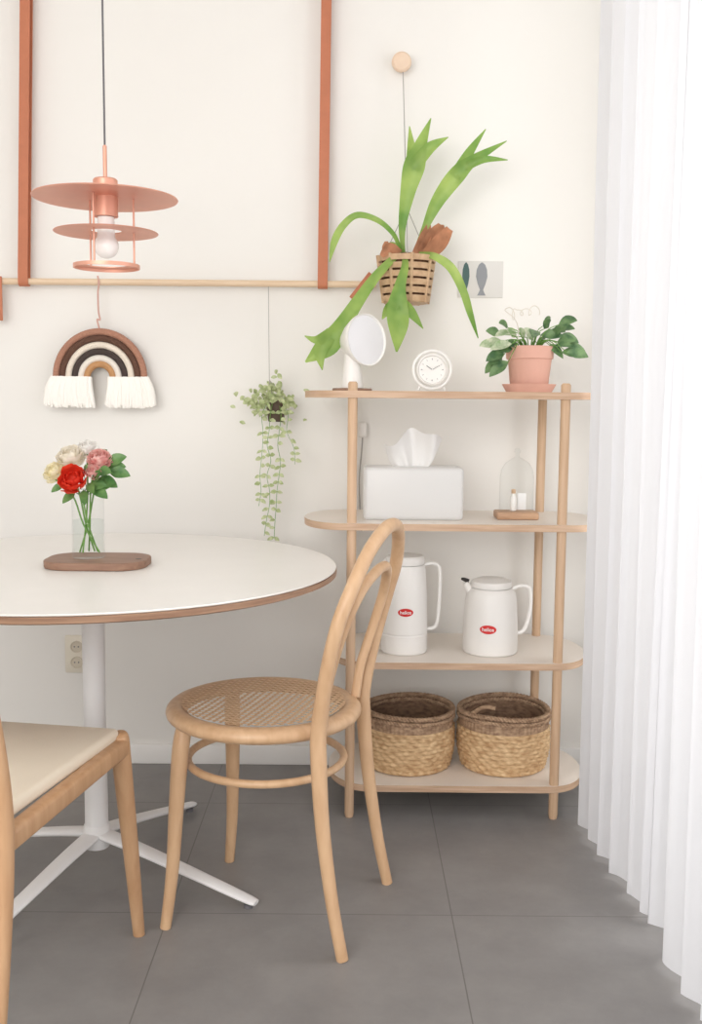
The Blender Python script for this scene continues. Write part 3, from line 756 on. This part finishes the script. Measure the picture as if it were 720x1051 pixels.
finish('hanging_string',bm,M_string,tp)

# power cord
pw=thing('power_cord','thin pale power cord with a small plug against the wall','power cord',(0.032,WY-0.004,1.02))
box('plug',(0,-0.012,0),(0.026,0.030,0.045),M_white,pw,bevel=0.008,bseg=3)
tube('cord',[(0,-0.012,-0.02),(-0.002,-0.010,-0.06),(-0.008,-0.006,-0.14),(-0.006,-0.004,-0.22),(0.0,-0.004,-0.30)],M_string,pw,rad=0.002,seg=8)

# ------------------------------------------------------------------ pendant lamp
pl=thing('pendant_lamp','tiered copper disc pendant lamp with opal bulb','lamp',(-0.543,2.30,1.545))
tube('cord',[(0,0,0.10),(0,0,ZC-1.545-0.02)],M_cord,pl,rad=0.0022,n=1,seg=8)
lathe('ceiling_rose',[(0,ZC-1.545-0.001),(0.05,ZC-1.545-0.001),(0.05,ZC-1.545-0.02),(0.045,ZC-1.545-0.025),(0,ZC-1.545-0.025)],M_copper,pl,seg=40)
lathe('stem',[(0,0.035),(0.0045,0.035),(0.0045,0.105),(0.002,0.108),(0,0.108)],M_copper,pl,seg=16)
lathe('shade_disc',[(0.010,0.001),(0.156,-0.004),(0.157,-0.0055),(0.156,-0.007),(0.010,-0.002)],M_copper,pl,seg=96,closed=True)
lathe('lamp_holder',[(0,0.036),(0.024,0.036),(0.0265,0.033),(0.0265,-0.045),(0.0,-0.045)],M_copper,pl,seg=40)
lathe('lower_disc',[(0.034,-0.074),(0.112,-0.078),(0.113,-0.079),(0.112,-0.080),(0.034,-0.076)],M_copper,pl,seg=80,closed=True)
lathe('bottom_ring',[(0.050,-0.146),(0.072,-0.148),(0.072,-0.156),(0.069,-0.156),(0.068,-0.150),(0.050,-0.148)],M_copper,pl,seg=64,closed=True)
for a in (18,138,258):
    a=math.radians(a); x,y=0.060*math.cos(a),0.060*math.sin(a)
    tube('support_rod',[(x,y,-0.004),(x,y,-0.150)],M_copper,pl,rad=0.0022,n=1,seg=8)
prof=[(0,-0.045),(0.018,-0.046),(0.019,-0.080)]+[(0.027*math.sin(math.radians(a)),-0.108+0.027*math.cos(math.radians(a))) for a in range(48,181,11)]
lathe('bulb',prof,M_bulb,pl,seg=36)

# ------------------------------------------------------------------ board, vase and flowers
tr=thing('serving_board','brown wooden serving board with rounded ends','serving board',(-0.567,2.275,0.731))
bm=bmesh.new(); pts=[]
for cx,cy,a0 in ((0.052,0.022,0),(-0.052,0.022,90),(-0.052,-0.022,180),(0.052,-0.022,270)):
    for k in range(13):
        a=math.radians(a0+90*k/12); pts.append((cx+0.062*math.cos(a),cy+0.062*math.sin(a)))
lo=[bm.verts.new((x,y,0.0)) for x,y in pts]; hi=[bm.verts.new((x,y,0.017)) for x,y in pts]
bm.faces.new(lo); bm.faces.new(hi)
for i in range(len(pts)): bm.faces.new((lo[i],lo[(i+1)%len(pts)],hi[(i+1)%len(pts)],hi[i]))
o=finish('board',bm,M_walnut,tr); md=o.modifiers.new('b','BEVEL'); md.width=0.003; md.segments=3; md.limit_method='ANGLE'
lathe('hanging_hole',[(0,0.0175),(0.005,0.0175),(0.007,0.0172)],M_dark,tr,seg=24,loc=(0.094,-0.015,0))
VX,VY,VZ=-0.588,2.275,0.7485
vs=thing('glass_vase','clear straight glass vase holding cut flowers','vase',(VX,VY,VZ))
lathe('glass_body',[(0,0.0),(0.034,0.0),(0.036,0.003),(0.035,0.10),(0.0355,0.150)],M_glass,vs,seg=56,sharp=80)
lathe('glass_rim',[(0.0350,0.150),(0.0362,0.151),(0.0355,0.1525),(0.0345,0.1515)],m_glass('rim_glass',(232,238,238),0.9),vs,seg=56,closed=True)
lathe('water',[(0.0335,0.012),(0.0332,0.085),(0,0.085)],m_glass('water',(249,251,250),0.0,0.004),vs,seg=48)
M_rose=leafmat('rose_red',(230,56,36),(244,78,52),60,0.3,0.6)
M_creamf=leafmat('cream_petals',(252,244,228),(255,250,240),60,0.4,0.65)
M_yel=leafmat('pale_yellow_petals',(252,242,206),(255,249,224),60,0.4,0.65)
M_pk=leafmat('pink_petals',(246,184,180),(254,218,210),70,0.4,0.65)
M_wf=leafmat('white_petals',(253,250,246),(255,253,250),60,0.4,0.65)
def flower(name,label,head,foot,r,mat,npet,opening,leaves=()):
    e=thing(name,label,'flower',(VX,VY,VZ),0,'cut flowers in the glass vase')
    h=Vector(head); f=Vector(foot)
    lim=Vector((h.x*0.45,h.y*0.35,0.14))
    tube('stem',[tuple(f)+(0.0019,),((f.x*0.4+lim.x*0.6),(f.y*0.4+lim.y*0.6),0.075,0.0019),tuple(lim)+(0.0019,),tuple(h-Vector((0,0,r*0.6)))+(0.0018,)],M_stem,e,seg=7,n=5)
    bm=bmesh.new()
    up=(h-lim).normalized()*0.8+Vector((0,-0.7,0.15)); up.normalize()
    q=up.to_track_quat('Z','Y').to_matrix()
    for i in range(npet):
        t=(i+0.5)/npet; a=i*2.39996
        phm=2.55-(0.75+opening)*t
        Rr=r*(0.30+0.70*t**0.8)
        hw=1.0-0.35*t
        rows=[]
        for u in (0,0.2,0.4,0.6,0.8,1.0):
            ph=0.35+(phm-0.35)*u
            wd=hw*math.sin(0.45+2.2*u*0.9)**0.6 if u<0.99 else hw*0.55
            row=[]
            for k in (-1,-.5,0,.5,1):
                aa=a+k*wd
                rad=Rr*(1+0.16*u*u*t)+0.0016*math.sin(i*2+k*5+u*3)
                zz=-rad*math.cos(ph)*0.9-0.05*r*k*k*u
                row.append(bm.verts.new(h+q@Vector((rad*math.sin(ph)*math.cos(aa),rad*math.sin(ph)*math.sin(aa),zz))))
            rows.append(row)
        for A,B in zip(rows,rows[1:]):
            for k in range(4): bm.faces.new((A[k],A[k+1],B[k+1],B[k]))
    finish('blossom',bm,mat,e,sharp=80)
    if leaves:
        bm=bmesh.new()
        for (lx,ly,lz,dx,dy,dz,ln) in leaves: add_leaf(bm,(lx,ly,lz),(dx,dy,dz),ln,ln*0.58,nrm=(0,-1,.5),curl=.15); add_tube(bm,[tuple(lim)+(0.001,),(lx,ly,lz,0.001)],seg=5,n=2)
        finish('leaf',bm,M_leafb,e,sharp=80)
k=0.00217
flower('rose','full red rose in the glass vase',(-9*k,-0.052,84*k),(0.018,0.01,0.012),0.033,M_rose,16,0.2,leaves=[(0.01,-0.03,0.165,.8,-.2,.1,0.045),(-0.0,-0.035,0.155,.2,-.5,-.6,0.035),(-0.02,-0.03,0.150,-.6,-.5,-.5,0.035)])
flower('peony','large cream blossom in the glass vase',(-18*k,0.0,107*k),(0.010,0.015,0.012),0.034,M_creamf,22,0.6)
flower('lisianthus','pale yellow blossom in the glass vase',(-33*k,-0.015,91*k),(0.026,-0.005,0.012),0.028,M_yel,16,0.6,leaves=[(-0.05,-0.01,0.165,-.6,-.2,-.3,0.03)])
flower('carnation','ruffled pink carnation in the glass vase',(14*k,-0.012,105*k),(-0.020,0.0,0.012),0.028,M_pk,28,0.7,leaves=[(0.045,0.0,0.21,.8,0,.45,0.05),(0.05,-0.01,0.195,.9,-.1,-.05,0.05),(0.03,-0.02,0.18,.8,-.3,-.2,0.05),(0.02,0.01,0.22,.5,.1,.6,0.035),(0.04,0.0,0.20,.8,-.1,.2,0.05),(0.03,-0.03,0.195,.6,-.4,.1,0.045)])
flower('white_blossom','small white blossom in the glass vase',(-2*k,0.020,115*k),(-0.010,-0.012,0.012),0.025,M_wf,16,0.6,leaves=[(0.03,-0.02,0.16,.7,-.3,.3,0.05),(0.0,-0.03,0.195,.3,-.5,.3,0.035),(0.02,-0.03,0.175,.5,-.5,.5,0.045)])
flower('spray_rose','small pale pink spray rose in the glass vase',(10*k,-0.040,91*k),(-0.004,0.018,0.012),0.020,M_pk,12,0.5,leaves=[(0.012,-0.035,0.17,.3,-.5,-.3,0.035),(0.02,-0.03,0.16,.7,-.4,-.3,0.045)])

# ------------------------------------------------------------------ light
w=bpy.data.worlds.new('World'); SC.world=w; w.use_nodes=True
bg=w.node_tree.nodes['Background']; bg.inputs['Color'].default_value=(1.0,0.993,0.982,1); bg.inputs['Strength'].default_value=1.14
def area(name,loc,target,size,sy,energy,color):
    d=bpy.data.lights.new(name,'AREA'); d.shape='RECTANGLE'; d.size=size; d.size_y=sy; d.energy=energy; d.color=color
    o=bpy.data.objects.new(name,d); COL.objects.link(o); o.location=loc
    o.rotation_euler=(Vector(target)-Vector(loc)).to_track_quat('-Z','Y').to_euler(); return o
area('window_daylight',(1.9,1.3,1.5),(0.6,1.4,1.1),2.4,2.2,38,(0.98,0.99,1.0))
area('room_fill',(-1.2,-1.5,1.7),(-0.4,3,0.8),2.4,1.8,63,(1.0,0.988,0.97))  # unseen fill lamp added behind the camera to brighten the room

# ------------------------------------------------------------------ camera
cd=bpy.data.cameras.new('Camera'); cam=bpy.data.objects.new('Camera',cd); COL.objects.link(cam)
cd.sensor_fit='VERTICAL'; cd.sensor_height=36.0; cd.lens=36.0*1050/1051; cd.clip_start=0.05
p=math.atan(112.5/1050)
cam.matrix_world=Matrix.Translation((0,0,1.10))@Matrix.Rotation(pi/2-p,4,'X')@Matrix.Rotation(math.radians(0.5),4,'Z')
SC.camera=cam
